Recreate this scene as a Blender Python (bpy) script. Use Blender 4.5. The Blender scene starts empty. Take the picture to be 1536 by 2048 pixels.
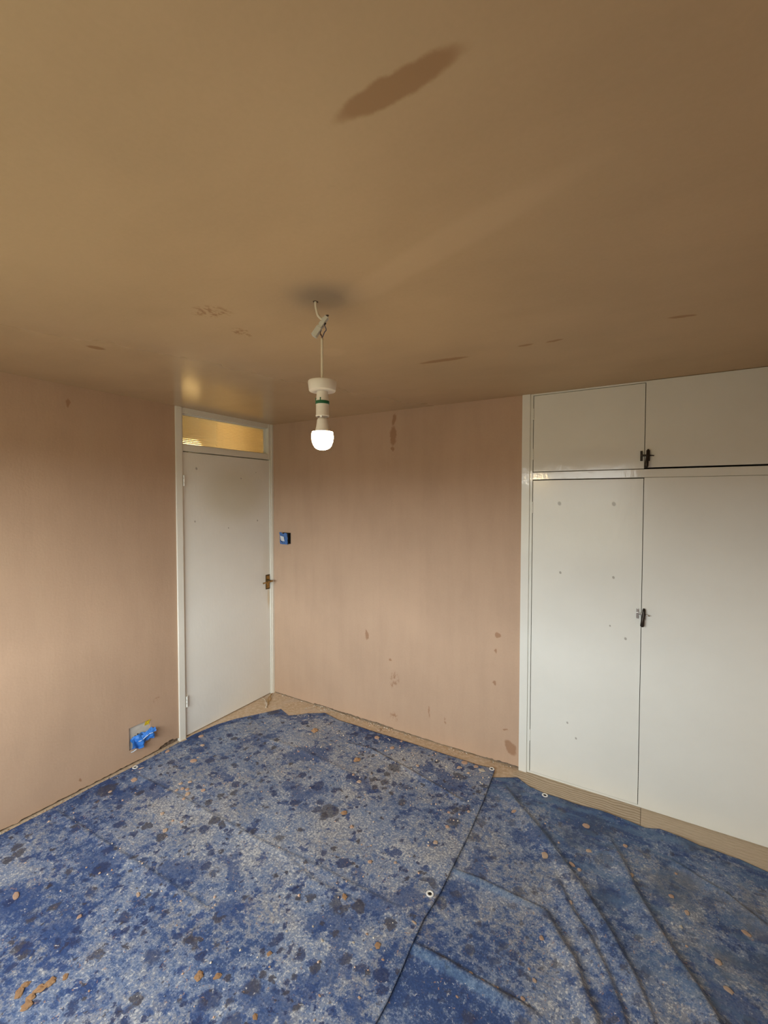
import bpy, bmesh, math, random
import numpy as np
from mathutils import Vector, Matrix, noise as mnoise

random.seed(7)
C = bpy.context.scene.collection
S = bpy.context.scene
PI = math.pi
H = 2.32                      # ceiling height
XW = 3.38                     # right wall
YN = -3.5                     # wall behind the camera (it holds the window)

# ------------------------------------------------------------------ camera
yaw, pitch, roll, FPX = -0.5434778, -0.0310001, 0.0010353, 878.78
fw = Vector((math.sin(yaw)*math.cos(pitch), math.cos(yaw)*math.cos(pitch), math.sin(pitch)))
rt = Vector((math.cos(yaw), -math.sin(yaw), 0))
up = rt.cross(fw)
rt, up = math.cos(roll)*rt + math.sin(roll)*up, -math.sin(roll)*rt + math.cos(roll)*up
cam = bpy.data.objects.new('camera', bpy.data.cameras.new('camera'))
C.objects.link(cam)
cam.data.sensor_fit = 'HORIZONTAL'; cam.data.sensor_width = 36
cam.data.lens = FPX/1536*36
cam.data.clip_start = 0.02
M = Matrix((rt, up, -fw)).transposed().to_4x4()
M.translation = (2.7778, -2.7463, 1.6919)
cam.matrix_world = M
S.camera = cam

# ------------------------------------------------------------------ colour management, daylight
S.view_settings.view_transform = 'Standard'
S.view_settings.look = 'None'
S.view_settings.gamma = 1
S.view_settings.exposure = 0.0
try:
    S.view_settings.use_curve_mapping = False
except Exception:
    pass
S.cycles.max_bounces = 8
S.cycles.diffuse_bounces = 5
S.cycles.adaptive_threshold = 0.05
S.cycles.adaptive_min_samples = 24
S.cycles.caustics_reflective = False
S.cycles.caustics_refractive = False
S.cycles.sample_clamp_indirect = 4.0

SKY, GROUND = 16.5, 2.5
W = bpy.data.worlds.new('overcast_sky'); S.world = W; W.use_nodes = True
wt = W.node_tree; wt.nodes.clear()
tc = wt.nodes.new('ShaderNodeTexCoord'); sx = wt.nodes.new('ShaderNodeSeparateXYZ')
mr = wt.nodes.new('ShaderNodeMapRange')
mr.inputs['From Min'].default_value = -1; mr.inputs['From Max'].default_value = 1
rp = wt.nodes.new('ShaderNodeValToRGB'); bg = wt.nodes.new('ShaderNodeBackground')
wo = wt.nodes.new('ShaderNodeOutputWorld')
wt.links.new(tc.outputs['Generated'], sx.inputs[0]); wt.links.new(sx.outputs['Z'], mr.inputs['Value'])
wt.links.new(mr.outputs[0], rp.inputs[0]); wt.links.new(rp.outputs[0], bg.inputs[0]); wt.links.new(bg.outputs[0], wo.inputs[0])
el = rp.color_ramp.elements
g = GROUND/SKY
el[0].position = 0.0; el[0].color = (1.0*g, .92*g, .62*g, 1)
el[1].position = 0.50; el[1].color = (1.0*g, .94*g, .66*g, 1)
e = el.new(0.512); e.color = (.10, .10, .09, 1)
e = el.new(0.535); e.color = (.92, .97, .96, 1)
e = el.new(1.0); e.color = (.95, .98, .96, 1)
sk = wt.nodes.new('ShaderNodeMath'); sk.operation = 'MULTIPLY_ADD'            # sky made stronger towards +x, added to brighten the left wall and door
sk.inputs[1].default_value = .42*SKY; sk.inputs[2].default_value = SKY
wt.links.new(sx.outputs['X'], sk.inputs[0]); wt.links.new(sk.outputs[0], bg.inputs['Strength'])

WX0, WX1, WZ0, WZ1 = 0.45, 2.65, 0.88, 2.12         # window opening
pl = bpy.data.lights.new('window_portal', 'AREA'); pl.shape = 'RECTANGLE'
pl.size = WX1-WX0; pl.size_y = WZ1-WZ0
pl.cycles.is_portal = True
po = bpy.data.objects.new('window_portal', pl); C.objects.link(po)
po.location = ((WX0+WX1)/2, YN-0.05, (WZ0+WZ1)/2); po.rotation_euler = (PI/2, 0, 0)

BULB = 95.0          # radiance of the lit half of the bulb
HALL = 72.0          # radiance of the hall lamp

# ------------------------------------------------------------------ node helpers
class Mat:
    def __init__(s, name, rough=.6, spec=.4):
        s.m = bpy.data.materials.new(name); s.m.use_nodes = True
        s.t = s.m.node_tree; s.b = s.t.nodes['Principled BSDF']
        s.b.inputs['Roughness'].default_value = rough
        s.b.inputs['Specular IOR Level'].default_value = spec
    def n(s, typ, **kw):
        nd = s.t.nodes.new(typ)
        for k, v in kw.items(): setattr(nd, k, v)
        return nd
    def put(s, sock, v):
        if hasattr(v, 'is_linked') or isinstance(v, bpy.types.NodeSocket): s.t.links.new(v, sock)
        else:
            if isinstance(v, tuple) and len(v) == 3 and sock.type == 'RGBA': v = v+(1,)
            sock.default_value = v
    def math(s, op, a, b=0.0, clamp=False):
        nd = s.n('ShaderNodeMath', operation=op, use_clamp=clamp); s.put(nd.inputs[0], a); s.put(nd.inputs[1], b); return nd.outputs[0]
    def vm(s, op, a, b=(0, 0, 0)):
        nd = s.n('ShaderNodeVectorMath', operation=op); s.put(nd.inputs[0], a); s.put(nd.inputs[1], b)
        return nd.outputs['Value'] if op in ('LENGTH', 'DOT_PRODUCT', 'DISTANCE') else nd.outputs[0]
    def scale(s, a, f):
        nd = s.n('ShaderNodeVectorMath', operation='SCALE'); s.put(nd.inputs[0], a); s.put(nd.inputs['Scale'], f); return nd.outputs[0]
    def ramp(s, v, a, b, lo=0.0, hi=1.0, smooth=True):
        nd = s.n('ShaderNodeMapRange', interpolation_type='SMOOTHSTEP' if smooth else 'LINEAR')
        s.put(nd.inputs['Value'], v); s.put(nd.inputs['From Min'], a); s.put(nd.inputs['From Max'], b)
        s.put(nd.inputs['To Min'], lo); s.put(nd.inputs['To Max'], hi); return nd.outputs[0]
    def mix(s, f, a, b, mode='MIX'):
        nd = s.n('ShaderNodeMix', data_type='RGBA', blend_type=mode)
        s.put(nd.inputs[0], f); s.put(nd.inputs[6], a); s.put(nd.inputs[7], b); return nd.outputs[2]
    def noise(s, v, scale, detail=3.0, rough=.5, out=0):
        nd = s.n('ShaderNodeTexNoise'); s.put(nd.inputs['Vector'], v); nd.inputs['Scale'].default_value = scale
        nd.inputs['Detail'].default_value = detail; nd.inputs['Roughness'].default_value = rough; return nd.outputs[out]
    def voro(s, v, scale, feature='F1', rnd=1.0):
        nd = s.n('ShaderNodeTexVoronoi', feature=feature); s.put(nd.inputs['Vector'], v); nd.inputs['Scale'].default_value = scale
        nd.inputs['Randomness'].default_value = rnd; return nd
    def obj(s): return s.n('ShaderNodeTexCoord').outputs['Object']
    def xyz(s, v):
        nd = s.n('ShaderNodeSeparateXYZ'); s.put(nd.inputs[0], v); return nd.outputs
    def comb(s, x, y, z=0.0):
        nd = s.n('ShaderNodeCombineXYZ'); s.put(nd.inputs[0], x); s.put(nd.inputs[1], y); s.put(nd.inputs[2], z); return nd.outputs[0]
    def mapped(s, v, scale=(1, 1, 1), loc=(0, 0, 0), rot=0.0, typ='POINT'):
        nd = s.n('ShaderNodeMapping', vector_type=typ); s.put(nd.inputs['Vector'], v)
        nd.inputs['Location'].default_value = loc; nd.inputs['Rotation'].default_value = (0, 0, rot); nd.inputs['Scale'].default_value = scale
        return nd.outputs[0]
    def color(s, c): s.put(s.b.inputs['Base Color'], c)
    def rough(s, r): s.put(s.b.inputs['Roughness'], r)
    def bump(s, h, dist, strength=1.0):
        nd = s.n('ShaderNodeBump'); s.put(nd.inputs['Height'], h); nd.inputs['Distance'].default_value = dist
        nd.inputs['Strength'].default_value = strength; s.t.links.new(nd.outputs[0], s.b.inputs['Normal'])
    def spots(s, p, lst, soft=.18):
        """Largest of a list of elliptical spots (cx, cy, half length, half width, angle) on the 2-D point p."""
        acc = None
        for cx, cy, L, Wd, a in lst:
            q = s.mapped(p, (L, Wd, 1), (cx, cy, 0), a, 'TEXTURE')
            m = s.ramp(s.vm('LENGTH', q), 1+soft, 1-soft)
            acc = m if acc is None else s.math('MAXIMUM', acc, m)
        return acc

def simple(name, col, rough=.5, spec=.4, metal=0.0, var=0.06, scale=30.0, bump=0.0):
    m = Mat(name, rough, spec); o = m.obj(); n = m.noise(o, scale, 4)
    k = m.ramp(n, .3, .7, 1-var, 1+var, False)
    m.color(m.mix(1.0, col, m.comb(k, k, k), 'MULTIPLY'))
    m.b.inputs['Metallic'].default_value = metal
    if bump: m.bump(n, bump)
    return m.m

def glow(name, col, strength):
    m = Mat(name, .4); m.color(col)
    m.put(m.b.inputs['Emission Color'], col); m.b.inputs['Emission Strength'].default_value = strength
    return m.m

def plaster(name, ax, base, stains, streak, rough, spec, gloss=None, rag=.035):
    """Drying gypsum plaster. Stain kinds: dark damp marks, patchy damp marks, grey smudges, pale skims, holes."""
    m = Mat(name, rough, spec); o = m.obj(); c = m.xyz(o)
    p = m.comb(c[ax[0]], c[ax[1]])
    n1 = m.noise(p, 1.7, 5, .55)
    n2 = m.noise(m.mapped(p, streak), 3.0, 5, .6)
    n3 = m.noise(p, 90, 3)
    k = m.ramp(n1, .25, .75, .93, 1.07, False)
    k = m.math('MULTIPLY', k, m.ramp(n2, .25, .75, .95, 1.05, False))
    k = m.math('MULTIPLY', k, m.ramp(n3, .3, .7, .985, 1.015, False))
    col = m.mix(1.0, base, m.comb(k, k, k), 'MULTIPLY')
    col = m.mix(m.ramp(n2, .5, .75, 0, .35), col, (base[0]*.95, base[1]*.98, base[2]*.97))
    wob = m.scale(m.vm('SUBTRACT', m.noise(p, 28, 4, .6, 1), (.5, .5, .5)), rag)
    q = m.vm('ADD', p, wob)
    kinds = {}
    for s_ in stains: kinds.setdefault(s_[5], []).append(s_[:5])
    pat = m.ramp(m.noise(m.mapped(p, (1, .6, 1)), 55, 5, .7), .48, .58)
    for kd, lst in kinds.items():
        if kd == 'dark': mk = m.spots(q, lst, .22); f, tint = .72, (base[0]*.62, base[1]*.47, base[2]*.36)
        elif kd == 'patchy': mk = m.math('MULTIPLY', m.spots(q, lst, .4), pat); f, tint = .75, (base[0]*.62, base[1]*.47, base[2]*.38)
        elif kd == 'grey': mk = m.spots(p, lst, .75); f, tint = .55, (base[0]*.55, base[1]*.62, base[2]*.75)
        elif kd == 'light': mk = m.spots(p, lst, .35); f, tint = .35, (base[0]*1.22, base[1]*1.25, base[2]*1.3)
        else: mk = m.spots(p, lst, .25); f, tint = .95, (.03, .015, .008)
        col = m.mix(m.math('MULTIPLY', mk, f), col, tint)
    m.color(col)
    m.bump(m.math('ADD', m.math('MULTIPLY', n2, .6), m.math('MULTIPLY', n3, .12)), gloss or .004)
    return m.m

def white_paint(name, base, ax, dots=(), marks=(), rough=.20):
    m = Mat(name, rough, .45); o = m.obj(); c = m.xyz(o); p = m.comb(c[ax[0]], c[ax[1]])
    n = m.noise(p, 2.2, 4, .6); k = m.ramp(n, .3, .7, .97, 1.03, False)
    col = m.mix(1.0, base, m.comb(k, k, k), 'MULTIPLY')
    for (cx, cy, L, Wd, a, tint, f, soft) in marks:
        col = m.mix(m.math('MULTIPLY', m.spots(p, [(cx, cy, L, Wd, a)], soft), f), col, tint)
    if dots: col = m.mix(m.math('MULTIPLY', m.spots(p, [(x, y, r, r*1.3, .3) for x, y, r in dots], .35), .60), col, (.20, .18, .15))
    m.color(col)
    h = m.math('ADD', m.noise(m.mapped(p, (1, .35, 1)), 55, 3), m.math('MULTIPLY', m.noise(p, 9, 2), .8))
    m.bump(h, .0006)
    return m.m

# ------------------------------------------------------------------ mesh helpers
def link(name, bm, mat, parent=None, smooth=False):
    me = bpy.data.meshes.new(name)
    bmesh.ops.recalc_face_normals(bm, faces=bm.faces)
    bm.to_mesh(me); bm.free()
    for mt in (mat if isinstance(mat, (list, tuple)) else [mat]): me.materials.append(mt)
    if smooth:
        for p in me.polygons: p.use_smooth = True
    o = bpy.data.objects.new(name, me); C.objects.link(o)
    if parent: o.parent = parent; o.matrix_parent_inverse = parent.matrix_basis.inverted()
    return o
def box(bm, x0, x1, y0, y1, z0, z1, bev=0.0, mi=0):
    r = bmesh.ops.create_cube(bm, size=1)
    vs = r['verts']
    for v in vs: v.co = Vector(((x0+x1)/2+v.co.x*(x1-x0), (y0+y1)/2+v.co.y*(y1-y0), (z0+z1)/2+v.co.z*(z1-z0)))
    fs = {f for v in vs for f in v.link_faces}
    for f in fs: f.material_index = mi
    if bev: bmesh.ops.bevel(bm, geom=list({e for v in vs for e in v.link_edges}), offset=bev, segments=2, affect='EDGES', profile=.6)
    return bm
def boxes(*bs, bev=0.0):
    bm = bmesh.new()
    for b in bs: box(bm, *b, bev=bev)
    return bm
def lathe(bm, prof, seg=40, origin=(0, 0, 0), axis=None):
    """prof: (radius, height) list, turned about the z axis (or about AXIS) at ORIGIN."""
    rows = []
    R = Vector((0, 0, 1)).rotation_difference(Vector(axis)).to_matrix() if axis else Matrix.Identity(3)
    o = Vector(origin)
    for r, h in prof:
        if r < 1e-6: rows.append([bm.verts.new(o+R@Vector((0, 0, h)))])
        else: rows.append([bm.verts.new(o+R@Vector((r*math.cos(2*PI*i/seg), r*math.sin(2*PI*i/seg), h))) for i in range(seg)])
    for a, b in zip(rows, rows[1:]):
        for i in range(seg):
            j = (i+1) % seg
            if len(a) == 1 and len(b) == 1: continue
            if len(a) == 1: bm.faces.new((a[0], b[i], b[j]))
            elif len(b) == 1: bm.faces.new((a[i], b[0], a[j]))
            else: bm.faces.new((a[i], b[i], b[j], a[j]))
    return bm
def catmull(pts, n=8):
    P = [Vector(p) for p in pts]; P = [2*P[0]-P[1]]+P+[2*P[-1]-P[-2]]
    out = []
    for i in range(1, len(P)-2):
        a, b, c, d = P[i-1:i+3]
        for k in range(n):
            t = k/n
            out.append(.5*((2*b)+(c-a)*t+(2*a-5*b+4*c-d)*t*t+(3*b-a-3*c+d)*t**3))
    out.append(P[-2]); return out
def tube(bm, pts, r, seg=12, cap=True):
    """A tube along pts; r is one radius or one per point."""
    pts = [Vector(p) for p in pts]; n = len(pts)
    rs = r if isinstance(r, (list, tuple)) else [r]*n
    t0 = (pts[1]-pts[0]).normalized(); a = t0.orthogonal().normalized(); rows = []
    for i in range(n):
        t = (pts[min(i+1, n-1)]-pts[max(i-1, 0)]).normalized()
        a = (a-t*a.dot(t)).normalized(); b = t.cross(a)
        rows.append([bm.verts.new(pts[i]+rs[i]*(math.cos(2*PI*k/seg)*a+math.sin(2*PI*k/seg)*b)) for k in range(seg)])
    for p, q in zip(rows, rows[1:]):
        for k in range(seg): bm.faces.new((p[k], p[(k+1) % seg], q[(k+1) % seg], q[k]))
    if cap: bm.faces.new(rows[0][::-1]); bm.faces.new(rows[-1])
    return bm
def empty(name, loc=(0, 0, 0)):
    o = bpy.data.objects.new(name, None); C.objects.link(o); o.location = loc; o.empty_display_size = .05
    return o
def tag(o, label=None, cat=None, group=None, kind=None):
    for k, v in (('label', label), ('category', cat), ('group', group), ('kind', kind)):
        if v: o[k] = v
    return o
def nz(x, y=0.0, z=0.0): return mnoise.noise(Vector((x, y, z)))

# ------------------------------------------------------------------ materials of the room
ST_C = [(2.433,-2.147,.108,.0225,-.012,'dark'), (1.502,-1.763,.062,.043,.374,'patchy'), (1.446,-1.580,.040,.032,1.752,'patchy'),
 (.787,-1.779,.033,.022,1.298,'dark'), (1.962,-.879,.112,.019,.085,'dark'), (2.331,-.887,.030,.011,.026,'dark'), (2.443,-.880,.032,.010,-.114,'dark'),
 (2.865,-.899,.042,.010,.236,'dark'), (1.905,-1.660,.095,.072,.412,'grey'), (2.318,-1.718,.34,.050,-.311,'light'), (2.09,-1.64,.14,.05,-.35,'light'),
 (1.599,-1.226,.056,.05,.366,'light'), (1.853,-1.640,.008,.009,0,'hole'), (1.817,-1.536,.006,.010,.9,'hole')]
ST_B = [(1.201,2.255,.0375,.0146,-1.791,'dark'), (1.195,2.141,.066,.025,-1.6,'dark'), (1.191,2.05,.0146,.0123,-1.426,'dark'),
 (.968,.661,.034,.014,-1.505,'dark'), (1.965,.822,.019,.0165,-.108,'dark'), (1.952,.72,.0177,.0065,-1.562,'dark'), (1.175,.508,.0127,.0075,.048,'dark'),
 (1.211,.381,.046,.033,-1.423,'patchy'), (1.18,.324,.018,.018,-1.306,'patchy'), (1.947,.513,.0162,.0081,-1.562,'dark'), (1.206,.098,.031,.029,-1.271,'patchy'),
 (2.053,.12,.050,.030,-.963,'dark'), (1.485,.205,.04,.005,-1.518,'dark'), (2.019,.224,.0175,.0042,.093,'dark'), (1.607,.172,.0202,.0096,-1.381,'patchy')]
ST_L = [(-1.550,2.221,.0233,.0099,-1.537,'dark'), (-1.527,.07,.0113,.0064,-.979,'dark'), (-1.068,.361,.0214,.0116,.246,'patchy')]
PINK = (.515, .365, .26)
m_back = plaster('plaster_back', (0, 2), PINK, ST_B, (3.5, .5, 1), .75, .25)
m_left = plaster('plaster_left', (1, 2), (.485, .335, .23), ST_L, (2.5, .6, 1), .75, .25)
m_ceil = plaster('plaster_ceiling', (0, 1), (.565, .412, .242), ST_C, (.6, 1.6, 1), .29, .10, .0012, .016)
# the ceiling is still damp, and so shinier, towards the door corner
def damp_sheen(mat):
    m = Mat.__new__(Mat); m.m = mat; m.t = mat.node_tree; m.b = m.t.nodes['Principled BSDF']
    c = m.xyz(m.obj()); p = m.comb(c[0], c[1])
    w = m.math('ADD', m.math('ADD', c[0], m.math('MULTIPLY', c[1], -.35)), m.math('MULTIPLY', m.noise(p, 3.0, 3), .4))
    m.rough(m.ramp(w, 1.45, 2.15, .17, .55)); m.put(m.b.inputs['Specular IOR Level'], m.ramp(w, 1.45, 2.15, .40, .12))
damp_sheen(m_ceil)
m_plain = plaster('plaster_plain', (0, 2), PINK, [], (2, 1, 1), .75, .25)
m_hall = simple('hall_paint', (.72, .58, .36), .7, .3, 0, .03, 3)
m_block = simple('rough_masonry', (.17, .13, .10), .95, .1, 0, .5, 60, .01)
WHITE = (.80, .81, .755)
m_white = white_paint('cream_gloss_paint', WHITE, (0, 2))
m_gloss = white_paint('cream_full_gloss_paint', WHITE, (0, 2), rough=.085)
m_jamb = white_paint('cream_jamb_paint', (.80, .79, .71), (1, 2))
m_upvc = simple('window_frame_white', (.85, .86, .86), .3, .5, 0, .02)

def floor_mat():
    m = Mat('floor_boards', .75, .25); o = m.obj(); c = m.xyz(o)
    p = m.comb(c[0], c[1])
    w = m.vm('ADD', p, m.scale(m.vm('SUBTRACT', m.noise(m.mapped(p, (1.2, 4, 1)), 2.0, 3, .5, 1), (.5, .5, .5)), .05))
    wv = m.n('ShaderNodeTexWave', wave_type='BANDS', bands_direction='Y'); m.put(wv.inputs['Vector'], w)
    wv.inputs['Scale'].default_value = 15; wv.inputs['Distortion'].default_value = 6; wv.inputs['Detail'].default_value = 3
    wv.inputs['Detail Scale'].default_value = .6
    board = m.math('GREATER_THAN', c[0], 2.765)
    grain = m.math('MULTIPLY', m.ramp(wv.outputs[0], .25, .8), m.math('SUBTRACT', 1.0, m.math('MULTIPLY', board, .75)))
    fine = m.noise(m.mapped(p, (6, 60, 1)), 4, 5, .6)
    wood = m.mix(m.math('MULTIPLY', grain, .8), (.60, .50, .375), (.36, .28, .19))
    wood = m.mix(m.math('MULTIPLY', m.ramp(fine, .4, .7), .4), wood, (.36, .27, .18))
    seam = m.math('MULTIPLY', m.ramp(m.math('ABSOLUTE', m.math('SUBTRACT', c[0], 2.765)), .003, .001), .7)
    wood = m.mix(seam, wood, (.12, .09, .06))
    dn = m.noise(p, 35, 6, .65); dl = m.noise(p, 6, 4)
    dust = m.mix(m.ramp(dn, .35, .7), (.52, .38, .245), (.66, .53, .39))
    dust = m.mix(m.math('MULTIPLY', m.ramp(dl, .5, .7), .6), dust, (.60, .50, .40))
    mk = m.ramp(m.math('ADD', c[0], m.math('MULTIPLY', m.math('SUBTRACT', dl, .5), .25)), 2.16, 2.04)
    m.color(m.mix(mk, wood, dust)); m.bump(m.math('ADD', m.math('MULTIPLY', dn, mk), fine), .003)
    return m.m
m_floor = floor_mat()

# ------------------------------------------------------------------ room shell
tag(link('floor', boxes((-1.5, XW+.1, YN-.12, 1.7, -.1, 0)), m_floor), 'dusty pale floorboards showing between the blue sheets and the walls', 'floor', kind='structure')
tag(link('ceiling', boxes((-1.5, XW+.1, YN-.12, 1.7, H, H+.1)), m_ceil), 'freshly plastered brown ceiling with a dark damp stroke', 'ceiling', kind='structure')

def skin(name, mat, horiz, u0, u1, jag, holes=(), step=.012, thick=.015, zsplit=.075):
    """Plaster coat with a ragged lower edge over set-back masonry. horiz(u, d, z) -> world point at depth d behind the face."""
    bm = bmesh.new()
    V = lambda u, d, z: bm.verts.new(horiz(u, d, z))
    n = int((u1-u0)/step); us = [u0+(u1-u0)*i/n for i in range(n+1)]
    lo = [(V(u, 0, jag(u)), V(u, .004, jag(u)-.001), V(u, thick, jag(u)+.004)) for u in us]; hi = [V(u, 0, zsplit) for u in us]
    for i in range(n):
        bm.faces.new((lo[i][0], lo[i+1][0], hi[i+1], hi[i]))
        for k in (0, 1):
            f = bm.faces.new((lo[i][k], lo[i][k+1], lo[i+1][k+1], lo[i+1][k])); f.material_index = 1
    cu = sorted({u0, u1, *[h[0] for h in holes], *[h[1] for h in holes]}); cz = sorted({zsplit, H, *[h[2] for h in holes], *[h[3] for h in holes]})
    for a, b in zip(cu, cu[1:]):
        for c, d in zip(cz, cz[1:]):
            if any(h[0] <= a < h[1] and h[2] <= c < h[3] for h in holes): continue
            bm.faces.new([V(a, 0, c), V(b, 0, c), V(b, 0, d), V(a, 0, d)])
    for a, b, c, d in holes:
        for (p, q) in (((a, c), (b, c)), ((b, c), (b, d)), ((b, d), (a, d)), ((a, d), (a, c))):
            bm.faces.new([V(p[0], 0, p[1]), V(q[0], 0, q[1]), V(q[0], thick, q[1]), V(p[0], thick, p[1])])
    A, B = horiz(u0, thick, 0), horiz(u1, .10, H)
    box(bm, *sorted((A[0], B[0])), *sorted((A[1], B[1])), 0, H, mi=1)
    return link(name, bm, [mat, m_block])

SOCK = (-1.247, -1.110, .100, .243)
SWIT = (.112, .204, 1.308, 1.402)
def jagL(u):
    z = .014+.007*nz(u*9, 1)+.006*nz(u*37, 2)+.004*nz(u*95, 5)
    if -1.06 < u < -.90: z += .028*max(0, math.sin((u+1.06)/.16*PI))**.7*(.8+.4*nz(u*60))
    return max(.004, z)
def jagB(u):
    z = .007+.004*nz(u*8, 7)+.005*nz(u*40, 4)+.003*nz(u*110, 9)
    if u > 1.9: z += .010*max(0, nz(u*25, 3))+.006
    if .45 < u < 1.2: z += .006
    return max(.003, z)
wl = skin('wall_left', m_left, lambda u, d, z: (-d, u, z), YN, -.905, jagL, [SOCK])
tag(wl, 'left wall of pink plaster with ragged edge above the floor', 'wall', kind='structure')
wb = skin('wall_back', m_back, lambda u, d, z: (u, d, z), 0, 2.106, jagB, [SWIT])
tag(wb, 'pink plaster wall between the white door and the wardrobe', 'wall', kind='structure')
tag(link('wall_right', boxes((XW, XW+.1, YN, .75, 0, H)), m_plain), 'plain plaster wall at the right end of the wardrobe', 'wall', kind='structure')
tag(link('wall_front', boxes((-.1, WX0, YN-.1, YN, 0, H), (WX1, XW+.1, YN-.1, YN, 0, H), (WX0, WX1, YN-.1, YN, 0, WZ0), (WX0, WX1, YN-.1, YN, WZ1, H)), m_plain),
    'plaster wall with the window facing the wardrobe', 'wall', kind='structure')
wf = []
for x in (WX0, (WX0+WX1)/2-.03, WX1-.06): wf.append((x, x+.06, YN-.08, YN-.03, WZ0, WZ1))
for z in (WZ0, WZ1-.06): wf.append((WX0, WX1, YN-.08, YN-.03, z, z+.06))
w2 = link('window_2', boxes(*wf), m_upvc); tag(w2, 'white framed window letting in the daylight', 'window', kind='structure')
# hall behind the door
tag(link('wall_hall', boxes((-1.5, -1.4, -2.2, 1.7, 0, H), (-1.5, 0, 1.6, 1.7, 0, H), (-1.5, -.1, -2.2, -2.1, 0, H), (-.10, -.095, 0, 1.6, 0, H)), m_hall),
    'cream hall wall seen through the ribbed glass over the door', 'wall', kind='structure')

tag(link('ceiling_hall', boxes((-1.4, -.1, -2.1, 1.6, H-.004, H-.0005)), m_hall), 'cream hall ceiling seen through the ribbed glass', 'ceiling', kind='structure')

# ------------------------------------------------------------------ door_1 with its frame, leaf, and the ribbed light above (window_1)
DY0, DY1 = -.848, -.036
d1 = empty('door_1', (0, -.45, 0)); tag(d1, 'flush cream door with brass lever handle in the corner', 'door', kind='structure')
fb = [(-.10, .012, -.907, -.862, 0, H), (-.10, .002, -.862, -.850, 0, H),          # hinge jamb, stepped
      (-.10, .004, -.034, -.016, 0, 2.02), (-.10, .010, -.022, -.0005, 0, H), (-.10, .004, -.050, -.022, 2.02, H),
      (-.10, .002, -.850, -.050, 2.020, 2.066), (-.10, .002, -.850, -.050, 2.283, H)]
link('door_frame', boxes(*fb, bev=.0015), m_jamb, d1)
DD = [(-.739, 1.904, .0075), (-.756, 1.525, .0055), (-.464, 1.462, .0045), (-.170, 1.507, .006), (-.182, 1.904, .0035), (-.338, 1.849, .0045)]
m_leaf = white_paint('cream_door_paint', (.82, .815, .755), (1, 2), DD,
    [(-.40, 1.72, .27, .19, 0, (.66, .62, .47), .55, .5), (-.052, .845, .012, .085, 0, (.62, .50, .30), .7, .6), (-.06, 1.1, .05, .20, 0, (.66, .62, .5), .35, .8)], .32)
link('door_leaf', boxes((-.046, -.006, DY0, DY1, .008, 2.013), bev=.001), m_leaf, d1)
link('door_stop', boxes((-.10, -.048, -.850, -.820, 0, 2.02), (-.10, -.048, -.06, -.034, 0, 2.02), (-.10, -.048, -.850, -.034, 1.985, 2.0195)), m_jamb, d1)
for z in (1.776, .218):
    bm = bmesh.new()
    for k in range(3): tube(bm, [(.006, -.847, z+.026*k+.001), (.006, -.847, z+.026*k+.0245)], .0075, 14)
    box(bm, -.006, -.003, -.850, -.826, z, z+.077)
    link('hinge', bm, m_white, d1, False)
m_brass = simple('aged_brass', (.42, .27, .10), .32, .5, 1.0, .35, 60)
m_dkbrass = simple('tarnished_brass', (.10, .065, .025), .45, .5, .8, .3, 60)
m_chrome = simple('worn_chrome', (.62, .61, .58), .25, .5, 1.0, .1, 60)
hd = link('door_handle', boxes((-.006, -.002, -.085, -.041, .916, 1.040), bev=.001), m_dkbrass, d1)
link('back_plate', boxes((-.003, .0005, -.080, -.046, .926, 1.030), bev=.0012), m_brass, hd)
bm = bmesh.new()
lathe(bm, [(0, .0), (.011, .0), (.011, .006), (.0075, .010), (.007, .045), (.008, .05), (0, .05)], 20, (-.002, -.062, .990), (1, 0, 0))
link('spindle_neck', bm, m_dkbrass, hd, True)
bm = bmesh.new()
tube(bm, catmull([(.044, -.058, .990), (.050, -.085, .990), (.050, -.120, .988), (.046, -.160, .985)], 5), [.0075]*6+[.0068]*5+[.006]*4+[.0075], 14)
link('lever', bm, m_brass, hd, True)

w1 = empty('window_1', (0, -.45, 2.06)); tag(w1, 'ribbed glass light above the cream door, lit warm from the hall', 'window', kind='structure')
link('window_frame', boxes((-.060, -.030, -.850, -.838, 2.066, 2.283), (-.060, -.030, -.062, -.050, 2.066, 2.283), (-.060, -.030, -.838, -.062, 2.066, 2.074), (-.060, -.030, -.838, -.062, 2.275, 2.283)), m_white, w1)
gm = Mat('ribbed_glass')                 # obscured glass: part clear, part scattering, with a sheen
tr = gm.n('ShaderNodeBsdfTransparent'); tr.inputs[0].default_value = (.98, .95, .88, 1)
tl = gm.n('ShaderNodeBsdfTranslucent'); tl.inputs[0].default_value = (.95, .90, .78, 1)
gl = gm.n('ShaderNodeBsdfGlossy'); gl.inputs['Roughness'].default_value = .12
m1 = gm.n('ShaderNodeMixShader'); m1.inputs[0].default_value = .68; m2 = gm.n('ShaderNodeMixShader'); m2.inputs[0].default_value = .06
gm.t.links.new(tr.outputs[0], m1.inputs[1]); gm.t.links.new(tl.outputs[0], m1.inputs[2])
rf = gm.n('ShaderNodeBsdfGlass'); rf.inputs['Roughness'].default_value = .10; rf.inputs['IOR'].default_value = 1.45; rf.inputs[0].default_value = (.98, .95, .88, 1)
m3 = gm.n('ShaderNodeMixShader'); m3.inputs[0].default_value = .66
gm.t.links.new(m1.outputs[0], m3.inputs[1]); gm.t.links.new(rf.outputs[0], m3.inputs[2])
gm.t.links.new(m3.outputs[0], m2.inputs[1]); gm.t.links.new(gl.outputs[0], m2.inputs[2])
gm.t.links.new(m2.outputs[0], gm.t.nodes['Material Output'].inputs[0])
bm = bmesh.new()
nr, sub = 18, 8; z0, z1 = 2.070, 2.279
rows = []
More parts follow.
